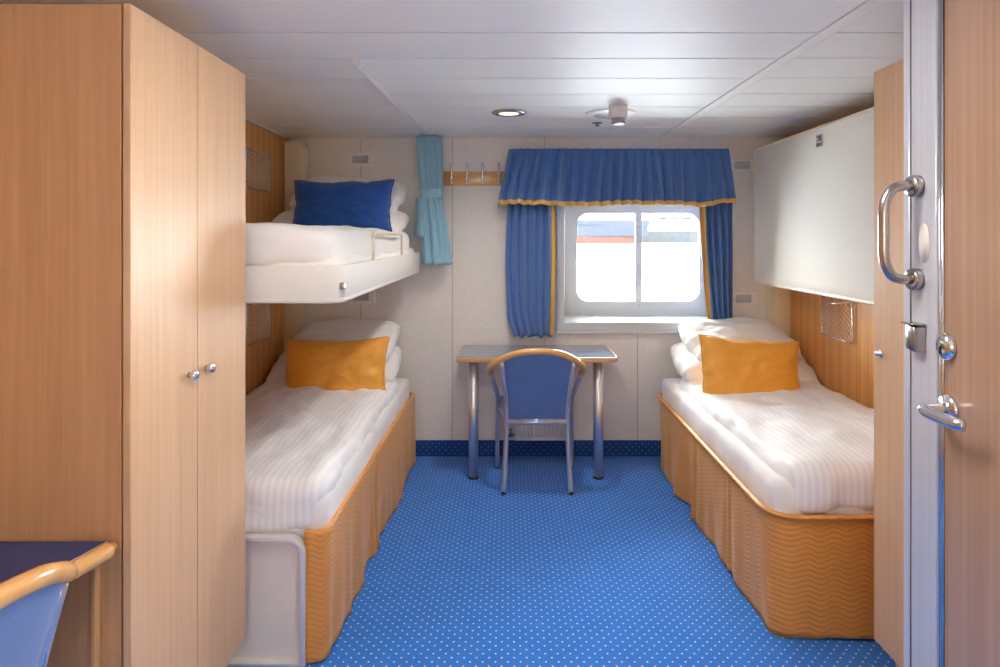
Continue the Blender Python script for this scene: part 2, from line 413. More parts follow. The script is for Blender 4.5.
MB().box(WIN[0]-.058, WIN[1]+.058, YB-.03, YB-.002, WIN[2]-.075, WIN[2]-.055, .004).build('window_ledge', M['white_paint'], w1)
gx = (.495, .915, .962, 1.374); gz = (.985, 1.615)
fr_ = MB().plate([[(WIN[0]-.01, WIN[2]-.01), (WIN[1]+.01, WIN[2]-.01), (WIN[1]+.01, WIN[3]+.01), (WIN[0]-.01, WIN[3]+.01)],
            rrect(gx[0], gx[1], gz[0], gz[1], .085, 8, (1, 0, 0, 1)), rrect(gx[2], gx[3], gz[0], gz[1], .085, 8, (0, 1, 1, 0))], .035, at=zp-.01, bev=.002).build('window_frame', M['white_paint'], w1)
m = MB()
for z in (.955, 1.10, 1.24, 1.38, 1.52): m.lathe((.938, zp-.011, z), [(.004, 0), (.004, -.002), (.002, -.003)], 'Y', 8)
m.build('screw', M['steel'], fr_)
MB().plate([rrect(gx[0]-.006, gx[1]+.006, gz[0]-.006, gz[1]+.006, .085, 8, (1, 0, 0, 1))], .004, at=zp+.012).build('pane', M['glass'], w1)
MB().plate([rrect(gx[2]-.006, gx[3]+.006, gz[0]-.006, gz[1]+.006, .085, 8, (0, 1, 1, 0))], .004, at=zp+.012).build('pane', M['glass'], w1)
# ship side around the window
struct(MB().plate([[(-4, -1.5), (6, -1.5), (6, 3.5), (-4, 3.5)], rrect(gx[0]-.02, gx[3]+.02, gz[0]-.02, gz[1]+.02, .09, 6)], .02, at=zp+.03).build('wall_outer_hull', M['white_paint']))

# ---------------------------------------------------------------- outside: harbour
WZ = -1.85
struct(MB().box(-1500, 1500, 5.5, 1900, WZ-.5, WZ).build('sea', M['water']))
sh = thing('cargo_ship', 'distant blue-hulled ship with a red waterline band seen through the window', 'ship', (0, 315, WZ))
def hullloop(x0, x1, yc, hw, flare): return [(x0, yc-hw), (x1-22, yc-hw), (x1-8, yc-hw*.55), (x1+flare, yc), (x1-8, yc+hw*.55), (x1-22, yc+hw), (x0, yc+hw)]
MB().plate([hullloop(-160, 62, 315, 11, 4)], 4.0, 'XY', at=WZ-.3).build('lower_hull', M['hull_red'], sh)
MB().plate([hullloop(-160, 63, 315, 11.2, 6)], 4.9, 'XY', at=WZ+3.7).plate([hullloop(30, 64, 315, 10.5, 6)], 3.0, 'XY', at=WZ+8.6).build('upper_hull', M['hull_blue'], sh)
MB().box(-120, -60, 308, 322, WZ+8.6, WZ+14).box(-110, -85, 310, 320, WZ+14, WZ+24).build('superstructure', M['ship_white'], sh)
MB().box(-28, 18, 309, 321, WZ+8.6, WZ+12.5, .4).build('deck_cargo', M['ship_white'], sh)
MB().box(-14, -12.5, 314, 316, WZ+9, WZ+24).box(-16, 8, 314.3, 315.7, WZ+20, WZ+21).build('crane', M['quay'], sh)
q = struct(MB().box(60, 900, 345, 420, WZ-.4, WZ+6.6).build('quay', M['quay']))
for (x, w_, h_, dp, lb) in ((100, 16, 12, 14, 'pale low harbour shed on the far quay, left of the taller block'), (128, 15, 18, 12, 'pale harbour block on the far quay behind the right pane')):
    b = thing('harbour_building', lb, 'building', (x, 380, WZ+6.6))
    MB().box(x-w_/2, x+w_/2, 374, 374+dp, WZ+6.6, WZ+6.6+h_*.6, .2).build('wall', M['ship_white'], b)
    MB().box(x-w_/2-.6, x+w_/2+.6, 373.4, 374.6+dp, WZ+6.6+h_*.6, WZ+6.6+h_*.6+1.2, .2).build('roof', M['hull_red'] if x > 120 else M['quay'], b)

# ---------------------------------------------------------------- ceiling fittings
def ceiling_fill(x, y, label):  # fill light added above the view to brighten the cabin from overhead
    t_ = thing('ceiling_fill_light', label, 'light', (x, y, ZC-.05), None)
    MB().box(x-.33, x+.33, y-.16, y+.16, ZC-.035, ZC-.001, .005).build('housing', M['white_plastic'], t_)
    MB().box(x-.30, x+.30, y-.135, y+.135, ZC-.048, ZC-.034, .004).build('diffuser', M['fill_lamp'], t_)
ceiling_fill(.05, 1.44, 'flat white fill light added to the ceiling, out of view')
wl_ = thing('wall_fill_light', 'long white fill light added to the rear wall, behind the camera', 'light', (-.2, YF+.05, 1.5))  # unseen fill light, added behind the camera to brighten the room
MB().box(-.65, .25, YF+.001, YF+.05, 1.42, 1.60, .005).build('housing', M['white_plastic'], wl_)
MB().box(-.63, .23, YF+.05, YF+.085, 1.44, 1.58, .012).build('diffuser', M['fill_lamp'], wl_)

dsp = bpy.data.lights.new('downlight_beam', 'SPOT'); dsp.energy = 16; dsp.spot_size = math.radians(150); dsp.spot_blend = 1; dsp.shadow_soft_size = .05; dsp.color = (1, .95, .88)
dso = bpy.data.objects.new('downlight_beam', dsp); dso.location = (.005, 3.35, ZC-.03); COL.objects.link(dso)
dl = thing('downlight', 'small round recessed ceiling downlight, left of the perforated speaker disc', 'downlight', (.005, 3.35, ZC))
MB().lathe((.005, 3.35, ZC), [(.088, 0), (.092, -.004), (.085, -.010), (.062, -.012), (.056, -.004), (.052, -.002)], 'Z', 40).build('bezel', M['steel'], dl)
MB().lathe((.005, 3.35, ZC-.003), [(.050, 0), (.050, -.006), (.030, -.010), (.012, -.011)], 'Z', 30).build('bulb', M['bulb'], dl)
sx, sy = .54, 3.36
st = thing('ceiling_speaker', 'round perforated loudspeaker disc in the ceiling behind the sprinkler block', 'speaker', (sx, sy+.02, ZC))
MB().lathe((sx, sy+.02, ZC), [(.132, 0), (.134, -.003), (.128, -.007), (.110, -.010), (.1, -.012)], 'Z', 40).build('rim', M['white_plastic'], st)
m = MB()
for i in range(-9, 10):
    for j in range(-9, 10):
        u, v_ = i*.0105+(j % 2)*.005, j*.0095
        if u*u+v_*v_ < .088**2: m.lathe((sx+u, sy+.02+v_, ZC-.0115), [(.0028, 0), (.0028, -.0012)], 'Z', 6)
m.build('perforated_grille', M['gap'], st)
sd = thing('smoke_detector', 'cream cylindrical detector hanging from the ceiling in front of the speaker disc', 'detector', (sx+.01, sy-.17, ZC))
MB().lathe((sx+.01, sy-.17, ZC), [(.045, 0), (.046, -.008), (.046, -.055), (.043, -.062)], 'Z', 28).build('body', M['grey_lam'], sd)
MB().lathe((sx+.01, sy-.17, ZC-.062), [(.036, 0), (.036, -.006), (.030, -.007), (.030, -.018), (.036, -.020), (.034, -.028), (.018, -.032)], 'Z', 28).build('sensor_head', M['dots_steel'], sd)
sk = thing('sprinkler', 'tiny dark sprinkler nozzle in the ceiling beside the speaker disc', 'sprinkler', (.51, 3.66, ZC))
MB().lathe((.51, 3.66, ZC), [(.030, 0), (.030, -.003), (.012, -.006), (.008, -.016), (.016, -.018), (.016, -.020)], 'Z', 16).build('nozzle', M['steel'], sk)

# curtain rail on the ceiling with the aqua bunk curtain
cr = thing('curtain_rail', 'slim white curtain rail running along the ceiling to the back wall', 'rail', (-.535, 3.2, ZC))
p0, p1 = Vector((-.562, 2.36, ZC-.009)), Vector((-.515, YB-.005, ZC-.009))
MB().tube([p0, p1], .0125, 8, flat=.75).build('track', M['white_plastic'], cr)
MB().box(p0.x-.013, p0.x+.013, p0.y-.016, p0.y+.006, ZC-.022, ZC, .003).build('end_cap', M['grey_lam'], cr)
m = MB()
rows = []
prof = [(2.088, .066, .036, -.506), (2.02, .068, .040, -.506), (1.9, .066, .040, -.502), (1.80, .060, .036, -.496), (1.738, .052, .032, -.493), (1.70, .052, .032, -.493),
        (1.62, .060, .038, -.486), (1.5, .068, .044, -.474), (1.38, .074, .050, -.464), (1.272, .080, .052, -.456)]
def samp(prof, z):
    for a, b in zip(prof, prof[1:]):
        if b[0] <= z <= a[0]:
            t_ = (a[0]-z)/(a[0]-b[0]); t_ = t_*t_*(3-2*t_); return [a[i]+(b[i]-a[i])*t_ for i in range(len(a))]
    return prof[-1]
N = 132
for i in range(43):
    z = 2.088-(2.088-1.272)*i/42; _, wx, wy, cx = samp(prof, z); row = []
    for j in range(N):
        a = 2*PI*j/N; pl = .24*math.sin(11*a+1.3*math.sin(2*a)+.4*z)+.06*math.sin(23*a)
        rr = 1+pl
        zz = z+(0.006*math.sin(5*a) if i == 42 else 0)
        row.append((cx+wx*rr*math.cos(a), 4.10+wy*rr*math.sin(a), zz))
    rows.append(row)
ac = thing('bunk_curtain', 'light blue curtain gathered by a tieback between the upper bunk and the hook rail', 'curtain', (-.48, 4.10, 1.27))
m.grid(rows, True).build('fabric', M['aqua'], ac, ang=1.5, solid=.002)
m = MB(); rows = []
for z in (1.752, 1.742, 1.718, 1.697, 1.688):
    rr = 1.16 if z in (1.752, 1.688) else 1.22
    rows.append([(-.494+.056*rr*math.cos(2*PI*j/40), 4.10+.034*rr*math.sin(2*PI*j/40), z+.008*math.cos(2*PI*j/40)) for j in range(40)])
m.grid(rows, True).build('tieback', M['aqua'], ac, solid=.004)
m = MB(); rows = []
for i in range(13):
    t_ = i/12; z = 1.70-.25*t_; x = -.560-.012*t_+.008*math.sin(3*t_)
    rows.append([(x-.026-.012*t_, 4.085, z), (x, 4.07+.004*math.sin(6*t_), z-.006), (x+.036, 4.062, z-.012)])
m.grid(rows).build('loose_flap', M['aqua'], ac, solid=.003, ang=1.5)

# ---------------------------------------------------------------- window dressing
VX0, VX1, VY = .005, 1.432, 4.10
ttop, tbot = 2.012, 1.648
def foldf(u, t_):
    # gathers: fine at the top, broad at the hem
    fine = math.sin(u*62*2*PI+1.1*math.sin(u*9))*.0065*(1-.85*min(1, t_*3.0))
    w_ = math.sin(u*21*2*PI+2.2*math.sin(u*11)+.9*t_*math.sin(u*17))
    broad = (fbm(u*13, 3.1+.6*t_, 0, 1.0, 2)*.032+.026*(abs(w_)**.7)*(1 if w_ > 0 else -1))*min(1, .25+t_*1.2)
    return fine+broad
def valance_pt(u, t_, dz=0):
    ex = .072*t_
    x = VX0-ex+(VX1-VX0+ex*1.55)*u + .006*math.sin(u*30)*t_
    e = min(u, 1-u); wrap = max(0, 1-e/.022)**2*.055
    y_ = VY-.028*t_-foldf(u, t_)+wrap
    hem = tbot+.005*math.sin(u*13)+.008*fbm(u*9, 7, 0, 1, 2)+.0025*math.sin(u*21*2*PI+2.2*math.sin(u*11)+1)+.018*max(0, 1-e/.18)*(1 if u > .5 else .3)
    z = ttop+(hem-ttop)*t_+dz
    return Vector((x, y_, z))
va = thing('window_valance', 'gathered blue valance with gold hem above the window', 'valance', (.72, VY, tbot))
NU, NV = 620, 24
MB().grid([[valance_pt(u/NU, v_/NV) for u in range(NU+1)] for v_ in range(NV+1)]).build('fabric', M['blue_curtain'], va, ang=1.5, solid=.003)
MB().grid([[valance_pt(u/NU, t_)+Vector((0, -.0035, 0)) for u in range(NU+1)] for t_ in (.925, .95, .975, 1.005)]).build('gold_hem', M['gold_trim'], va, ang=1.5, solid=.003)
m = MB().tube([(VX0+.01, VY+.045, 1.990), (VX1-.012, VY+.045, 1.990)], .009, 10)
for x in (.03, .72, 1.41): m.box(x-.008, x+.008, VY+.045, YB, 1.978, 1.993)
m.build('curtain_pole', M['white_paint'], va)

def curtain(name, label, x0t, x1t, x0b, x1b, zt, zb, nf, trim_side, seed, puff=0):
    c_ = thing(name, label, 'curtain', ((x0t+x1t)/2, 4.14, zb), 'blue window curtains')
    nu, nv = 120, 40
    def pt(u, t_):
        z = zt+(zb-zt)*t_
        a, b = x0t+(x0b-x0t)*t_**1.5, x1t+(x1b-x1t)*t_**1.5
        if puff:
            pin = max(0, (t_-.86)/.14)**1.5
            a += -.02*math.sin(PI*min(1, t_*1.05))+.035*pin; b += .006*math.sin(PI*t_)+.0*pin
        fold = math.sin(u*nf*2*PI+seed+.5*math.sin(t_*3+u*4))*.026+fbm(u*6, t_*1.5, seed, 1, 2)*.014
        if puff and t_ > .9: fold += .006*math.sin(u*70)*(t_-.9)/.1
        return Vector((a+(b-a)*u, 4.155-fold-(.02*math.sin(PI*t_)*puff), z+(.008*math.sin(u*25)*puff*max(0, (t_-.9)/.1))))
    MB().grid([[pt(u/nu, v_/nv) for u in range(nu+1)] for v_ in range(nv+1)]).build('fabric', M['blue_curtain'], c_, ang=1.5, solid=.003)
    us = [.93, .95, .98, 1.003] if trim_side > 0 else [-.003, .05, .11, .17]
    MB().grid([[pt(u, v_/nv)+Vector((0, -.003, 0)) for u in us] for v_ in range(nv+1)]).build('gold_edge', M['gold_trim'], c_, ang=1.5, solid=.003)
curtain('window_curtain', 'blue curtain left of the window, gathered at its bottom hem', .005, .300, .005, .290, 1.74, .800, 6, 1, .3, 1)
curtain('window_curtain', 'blue curtain right of the window, its lower end behind the pillows', 1.232, 1.452, 1.295, 1.452, 1.74, .86, 5, -1, 1.2, 0)

# hook rail
hr = thing('hook_rail', 'beech board with four chrome coat hooks left of the window', 'hook rail', (-.22, YB, 1.83))
MB().box(-.425, -.02, YB-.016, YB-.001, 1.785, 1.878, .003).build('board', M['rail'], hr)
for px in (452, 467.5, 483, 499):
    x = (px-508)/150.5
    m = MB().tube(spline([(x, YB-.020, 1.80), (x, YB-.024, 1.85), (x, YB-.030, 1.90), (x, YB-.040, 1.935)], 5), .0075, 8)
    m.tube(spline([(x, YB-.020, 1.835), (x, YB-.045, 1.80), (x, YB-.055, 1.815), (x, YB-.058, 1.83)], 4), .0075, 8)
    m.box(x-.009, x+.009, YB-.022, YB-.014, 1.795, 1.84, .002)
    m.build('hook', M['chrome'], hr)

# wall grille plates
def grille(cx, cz, label):
    g_ = thing('wall_vent', label, 'vent', (cx, YB, cz), 'white vent plates on the back wall')
    w_, h_ = .186, .083
    MB().plate([rrect(cx-w_/2, cx+w_/2, cz-h_/2, cz+h_/2, .006, 3), [(cx-.052, cz-.026), (cx+.052, cz-.026), (cx+.052, cz+.026), (cx-.052, cz+.026)]], -.012, at=YB-.001, bev=.002).build('plate', M['white_plastic'], g_)
    m = MB().box(cx-.053, cx+.053, YB-.006, YB-.003, cz-.027, cz+.027)
    for i in range(9):
        z = cz-.024+i*.006; m.box(cx-.052, cx+.052, YB-.009, YB-.0055, z-.0013, z+.0013)
    for i in range(17):
        x = cx-.048+i*.006; m.box(x-.0012, x+.0012, YB-.009, YB-.0055, cz-.026, cz+.026)
    m.build('grille', M['grey_grille'], g_)
    for s_ in (-1, 1):
        for (a, b) in ((.078, .022), (.078, -.022), (.064, 0)):
            MB().lathe((cx+s_*a, YB-.013, cz+b), [(.005, .001), (.005, -.001), (.003, -.002)], 'Y', 8).build('screw', M['grey_grille'], g_)
grille(-.975, 1.958, 'white vent plate high on the back wall above the upper bunk pillows')
grille(-.970, 1.052, 'white vent plate just under the upper bunk, left side')
grille(1.545, 1.920, 'white vent plate between the valance and the folded bunk')
grille(1.552, 1.040, 'white vent plate right of the window above the right bed')

# corner posts
def post(x0, x1, label, top, edge):
    p_ = thing('corner_post', label, 'post', ((x0+x1)/2, 4.16, 0), 'cream bunk posts in the back corners')
    MB().box(x0, x1, 4.10, YB-.016, .001, top, .008).build('column', M['cream'], p_)
    xe = x1+.012 if edge > 0 else x0-.012
    MB().box(min(x1, xe), max(x1, xe), 4.13, YB-.016, .001, top-.02, .004).build('flange', M['cream'], p_) if edge > 0 else MB().box(xe, x0, 4.13, YB-.016, .001, top-.02, .004).build('flange', M['cream'], p_)
    MB().box(x0-.002, x1+.002, 4.095, YB-.016, top, top+.018, .003).build('cap', M['cream'], p_)
post(-1.436, -1.325, 'cream metal bunk post in the left back corner', 2.045, 1)
post(1.715, 1.812, 'cream metal bunk post in the right back corner beside the pillows', 2.045, -1)

# ---------------------------------------------------------------- net pockets
def pocket(side, y0, y1, z0, z1, label):
    xw = XL if side < 0 else XR; n_ = -side
    p_ = thing('net_pocket', label, 'pocket', (xw, (y0+y1)/2, z0), 'net pockets on the bunk walls')
    d = .035
    fr2 = [Vector((xw+n_*.010, y0+.02, z0)), Vector((xw+n_*.010, y1-.02, z0)), Vector((xw+n_*.010, y1, z0+.02)), Vector((xw+n_*.012, y1, z1))]
    for i in range(1, 12):
        t_ = i/12; fr2.append(Vector((xw+n_*(.012+d*math.sin(PI*t_)), y1+(y0-y1)*t_, z1-.028*math.sin(PI*t_))))
    fr2 += [Vector((xw+n_*.012, y0, z1)), Vector((xw+n_*.010, y0, z0+.02))]
    MB().tube(fr2, .005, 8, closed=True, up=(1, 0, 0)).build('wire_frame', M['chrome'], p_)
    m = MB(); c_ = .0155; ny, nz = int((y1-y0)/c_), int((z1-z0)/c_)
    def P(i, j):
        u, v_ = i/ny, j/nz; b = d*math.sin(PI*u)*(.25+.75*v_)*.9
        return Vector((xw+n_*(.009+b), y0+(y1-y0)*u, z0+(z1-.028*math.sin(PI*u)-z0)*v_))
    for i in range(ny+1):
        for j in range(nz+1):
            if (i+j) % 2: continue
            for (di, dj) in ((1, 1), (1, -1)):
                if 0 <= i+di <= ny and 0 <= j+dj <= nz: m.tube([P(i, j), P(i+di, j+dj)], .0011, 4, cap=False)
    m.build('netting', M['white_plastic'], p_)
pocket(-1, 3.50, 3.84, 1.720, 1.938, 'wire-framed net pocket on the left wall above the upper bunk')
pocket(-1, 3.50, 3.84, 0.850, 1.085, 'wire-framed net pocket on the left wall below the upper bunk')
pocket(1, 3.36, 3.69, .885, 1.110, 'wire-framed net pocket on the right wall under the folded bunk')

# ---------------------------------------------------------------- beds
def skirt(parent, path, zt, flare, notches, seed, flute):
    # path: list of (x, y, nx, ny); notches: arc positions (m) of the box pleats
    L = [0]
    for a, b in zip(path, path[1:]): L.append(L[-1]+math.hypot(b[0]-a[0], b[1]-a[1]))
    rows = []; nv = 22
    for v_ in range(nv+1):
        t_ = v_/nv; row = []
        for (p, s_) in zip(path, L):
            o = flute*t_**1.1*(fbm(s_*5.5, seed, t_*.5, 1, 2)*1.3+.25*math.sin(s_*13+seed+1.5*math.sin(s_*3.1)))+flare*t_
            for q_ in notches:
                dd = abs(s_-q_); o -= .020*max(0, 1-dd/.012)*(.25+.75*t_); o += .010*math.exp(-((dd-.035)/.03)**2)*t_
            o = max(o, -.030)
            z = zt-(zt-.006)*t_+(.006*math.sin(s_*9+seed) if v_ == nv else 0)
            row.append(Vector((p[0]+p[2]*o, p[1]+p[3]*o, z)))
        rows.append(row)
    # folded top lip
    lip = [Vector((p[0]-p[2]*.02, p[1]-p[3]*.02, zt-.004)) for p in path]; lip2 = [Vector((p[0]-p[2]*.004, p[1]-p[3]*.004, zt+.002)) for p in path]
    MB().grid([lip, lip2]+rows).build('bed_skirt', M['gold_skirt'], parent, ang=1.6, solid=.004)
def rpath(pts, rad, step=.012):
    # polyline with rounded corners, densely sampled, with outward normals to the left of travel
    out = []
    P = [Vector(p) for p in pts]; seq = [P[0]]
    for a, b, c_ in zip(P, P[1:], P[2:]):
        d1 = (a-b).normalized(); d2 = (c_-b).normalized(); s0 = b+d1*rad; s1 = b+d2*rad
        for k_ in range(13):
            t_ = k_/12; seq.append(s0*(1-t_)**2+b*2*t_*(1-t_)+s1*t_*t_)
    seq.append(P[-1]); dense = []
    for a, b in zip(seq, seq[1:]):
        n_ = max(1, int((b-a).length/step)); dense += [a+(b-a)*i/n_ for i in range(n_)]
    dense.append(seq[-1])
    for i, p in enumerate(dense):
        t_ = (dense[min(i+1, len(dense)-1)]-dense[max(i-1, 0)]).normalized(); out.append((p.x, p.y, -t_.y, t_.x))
    return out

def wrinkle(amp, sc, seed, edge=0.0):
    def f(p, n_):
        d = fbm(p.x*1.0+seed, p.y*.8, p.z, sc, 3)*amp
        return p+n_*d if n_.length > 0 else p
    return f

# left bed
lb = thing('bed', 'left lower bed with gold quilted skirt below the open upper bunk', 'bed', (-1.03, 3.15, 0), 'cabin beds')
MB().box(XL+.01, -.66, 2.22, 4.08, .05, .40, .01).build('base', M['grey_lam'], lb)
MB().rbox(XL+.012, -.624, 2.200, 4.09, .38, .552, .032, .032, wrinkle(.006, 6, 2)).build('mattress', M['pillow'], lb, ang=1.6)
skirt(lb, rpath([(-1.29, 4.125), (-.597, 4.125), (-.615, 2.175), (-.692, 2.172)], .055)[:], .445, .006, (1.86, ), 4.2, .017)
ep = thing('bed_end_panel', None, None, (0, 0, 0)); bpy.data.objects.remove(ep)
MB().plate([rrect(-1.30, -.690, .006, .428, .055, 8, (0, 0, 1, 0))], .012, 'XZ', at=2.172).build('end_panel', M['grey_lam'], lb)
o_ = rrect(-1.31, -.684, .0, .436, .062, 8, (0, 0, 1, 0)); i_ = rrect(-1.30, -.703, .012, .418, .045, 8, (0, 0, 1, 0))
MB().plate([o_, i_], .036, 'XZ', at=2.150, bev=.005).build('panel_frame', M['alu'], lb)

def duvet_disp(seed, amp, x0, x1, wallside):
    def f(p, n_):
        d = fbm(p.x*1.1+seed, p.y*.55, p.z*.6, 4.0, 3)*amp + fbm(p.x*3+seed, p.y*2, p.z*3, 5.0, 2)*amp*.25
        u = (p.x-x0)/(x1-x0)
        q_ = Vector(p); q_ += n_*d
        if n_.z > .3: q_.z += .016*math.sin(PI*min(max(u, 0), 1))
        return q_
    return f
dv = MB().rbox(XL+.015, -.640, 2.188, 3.86, .410, .605, .062, .022, duvet_disp(1, .020, XL, -.63, -1)).build('duvet', M['duvet'], None, (-1.03, 3.0, .54), ang=1.6)
tag(dv, 'white striped duvet covering the left lower bed', 'duvet')
# right bed
rb = thing('bed', 'right bed with gold quilted skirt beneath the folded wall bunk', 'bed', (1.39, 3.2, 0), 'cabin beds')
MB().box(1.02, XR-.01, 2.40, 4.08, .05, .40, .01).build('base', M['grey_lam'], rb)
MB().rbox(.972, XR-.012, 2.322, 4.09, .38, .555, .032, .032, wrinkle(.008, 6, 5)).build('mattress', M['pillow'], rb, ang=1.6)
pth = rpath([(1.816, 2.305), (.952, 2.298), (.960, 4.125), (1.70, 4.125)], .12)
# this path travels clockwise seen from above, normals already point out of the bed
pth = [(a, b, -c_, -d_) for a, b, c_, d_ in pth]
pth = [(a, b, -c_, -d_) if False else (a, b, c_, d_) for a, b, c_, d_ in pth]
skirt(rb, pth, .445, -.004, (1.28, 1.78), 9.1, .019)
dv = MB().rbox(1.015, XR-.02, 2.310, 3.86, .435, .612, .055, .022, duvet_disp(7, .018, 1.05, XR, 1)).build('duvet', M['duvet'], None, (1.43, 3.0, .54), ang=1.6)
tag(dv, 'white striped duvet covering the right bed', 'duvet')

# pillows
def pillow(name, label, cat, w_, h_, t_, loc, rot, mat, seed, group=None, pinch=.07, crease=.006, nn=44, seamr=0, sag=0.0, pw=.55):
    rc = 0 if seamr else .09
    if not seamr: pinch = .03; pw = .5; crease = .011
    R = Euler(rot).to_matrix().to_4x4(); m = MB()
    for side in (1, -1):
        rows = []
        for j in range(nn+1):
            v_ = -1+2*j/nn; row = []
            for i in range(nn+1):
                u = -1+2*i/nn
                x = w_/2*u*(1-pinch*(1-v_*v_)-rc*u*u*v_*v_); z = h_/2*v_*(1-pinch*1.2*(1-u*u)-rc*1.3*u*u*v_*v_)
                e = max(0, (1-u**4)*(1-v_**4)); th = t_/2*e**pw
                rad = math.hypot(u, v_)
                d = crease*e**.4*(fbm(u*2.1+seed, v_*2.1, side, 1.3, 3)+.5*math.sin((u*v_)*9+seed))
                # creases running in from the corners
                d += crease*.9*e**.5*math.sin(12*math.atan2(v_, u)+seed)*max(0, rad-.55)
                x += fbm(v_*3, seed, 0, 1, 2)*.008*abs(u); z += fbm(u*3, seed+5, 0, 1, 2)*.008*abs(v_)
                zz = z - sag*(1-v_*v_)*e*.5
                row.append(Vector((x, side*(-(th+d*(1 if e > .02 else 0))), zz)))
            rows.append(row if side > 0 else row[::-1])
        m.grid(rows)
    bmesh.ops.remove_doubles(m.bm, verts=m.bm.verts, dist=.0016)
    bmesh.ops.recalc_face_normals(m.bm, faces=m.bm.faces)
    if name.endswith('cushion'):
        pass
    bmesh.ops.transform(m.bm, matrix=R, verts=m.bm.verts)
    o = m.build(name, mat, None, None, ang=1.7); o.location = loc
    tag(o, label, cat, group)
    if seamr:
        ed = []
        for (u0, v0, u1, v1) in ((-1, -1, 1, -1), (1, -1, 1, 1), (1, 1, -1, 1), (-1, 1, -1, -1)):
            for i in range(24):
                u, v_ = u0+(u1-u0)*i/24, v0+(v1-v0)*i/24
                x = w_/2*u*(1-pinch*(1-v_*v_)-rc*u*u*v_*v_); z = h_/2*v_*(1-pinch*1.2*(1-u*u)-rc*1.3*u*u*v_*v_)
                x += fbm(v_*3, seed, 0, 1, 2)*.008*abs(u); z += fbm(u*3, seed+5, 0, 1, 2)*.008*abs(v_)
                ed.append(R @ Vector((x, 0, z)))
        s_ = MB().tube(ed, seamr, 6, closed=True).build('piping', mat, None); s_.parent = o
    return o
D = math.radians
# lying pillows: rot x -90 puts the front face up; small tilt
pillow('pillow', 'white pillow on the left lower bed, lower one of two', 'pillow', .80, .50, .17, (-1.045, 3.90, .655), (D(-76), D(-2), D(3)), M['pillow'], 1.0, 'white pillows')
pillow('pillow', 'white pillow on the left lower bed, topmost behind the amber cushion', 'pillow', .66, .48, .16, (-1.005, 3.945, .795), (D(-68), D(0), D(-3)), M['pillow'], 2.3, 'white pillows')
pillow('cushion', 'amber cushion leaning on the white pillows of the left bed', 'cushion', .585, .395, .16, (-.965, 3.59, .682), (D(-20), D(-1), D(2)), M['gold_cushion'], 3.1, 'amber cushions', pinch=.075, seamr=.003, crease=.012)
pillow('pillow', 'white pillow on the right bed, lower one of two', 'pillow', .84, .50, .18, (1.42, 3.90, .665), (D(-76), D(2), D(-3)), M['pillow'], 5.0, 'white pillows')
pillow('pillow', 'white pillow on the right bed, topmost under the window corner', 'pillow', .68, .48, .17, (1.42, 3.955, .80), (D(-70), D(-1), D(4)), M['pillow'], 6.3, 'white pillows')
pillow('cushion', 'amber cushion leaning on the white pillows of the right bed', 'cushion',   .55, .42, .16, (1.325, 3.50, .690), (D(-24), D(4), D(-4)), M['gold_cushion'], 8.1, 'amber cushions', pinch=.075, seamr=.003, crease=.012)

# ---------------------------------------------------------------- upper bunk left
ub = thing('upper_bunk', 'open ivory upper bunk along the left wall', 'bunk', (-1.0, 3.12, 1.22), 'wall bunks')
bx0, bx1, by0, by1 = XL+.004, -.558, 2.150, 4.085
m = MB()
m.plate([rrect(bx0, bx1, by0, by1, .055, 8, (0, 1, 1, 0))], .022, 'XY', at=1.222, bev=.008)
m.plate([rrect(bx0, bx1, by0, by1, .055, 8, (0, 1, 1, 0)), rrect(bx0+.03, bx1-.022, by0+.022, by1-.022, .04, 8, (0, 1, 1, 0))], .115, 'XY', at=1.235, bev=.006)
m.build('bunk_shell', M['bunk_white'], ub)
m = MB().box(bx1-.012, bx1+.006, 2.162, 2.190, 1.268, 1.292, .003); m.build('latch', M['steel'], ub)
MB().rbox(bx0+.02, bx1-.024, by0+.03, by1-.03, 1.250, 1.385, .04, .05, wrinkle(.008, 6, 3)).build('mattress', M['pillow'], ub, ang=1.6)
gy0, gy1, gxx = 2.53, 3.02, bx1-.010
gb = MB().tube([(gxx, 2.70, 1.33), (gxx, 2.70, 1.452), (gxx, 2.715, 1.462), (gxx, 3.40, 1.462), (gxx, 3.42, 1.452), (gxx, 3.42, 1.33)], .009, 6, flat=.7)
gb.tube([(gxx+.002, 2.60, 1.345), (gxx+.002, 3.55, 1.345)], .006, 6)
gb.build('guard_rail', M['cream'], ub)
dv = MB().rbox(bx0+.02, bx1-.030, by0+.016, 3.88, 1.335, 1.475, .05, .022, duvet_disp(3, .016, bx0, bx1, -1))
dv = dv.build('duvet', M['pillow'], None, (-1.0, 3.0, 1.40), ang=1.6); tag(dv, 'plain white duvet folded on the upper bunk', 'duvet')
pillow('pillow', 'white pillow on the upper bunk, lower one of two', 'pillow', .80, .48, .16, (-1.0, 3.86, 1.535), (D(-77), D(2), D(-3)), M['pillow'], 11.0, 'white pillows')
pillow('pillow', 'white pillow on the upper bunk, topmost behind the royal blue cushion', 'pillow', .68, .46, .15, (-.97, 3.94, 1.70), (D(-66), D(4), D(-4)), M['pillow'], 12.3, 'white pillows')
pillow('cushion', 'royal blue cushion leaning on the pillows of the upper bunk', 'cushion', .575, .34, .16, (-.945, 3.66, 1.612), (D(-18), D(-1), D(2)), M['blue_cushion'], 13.1, None, pinch=.075, seamr=.004, crease=.006)

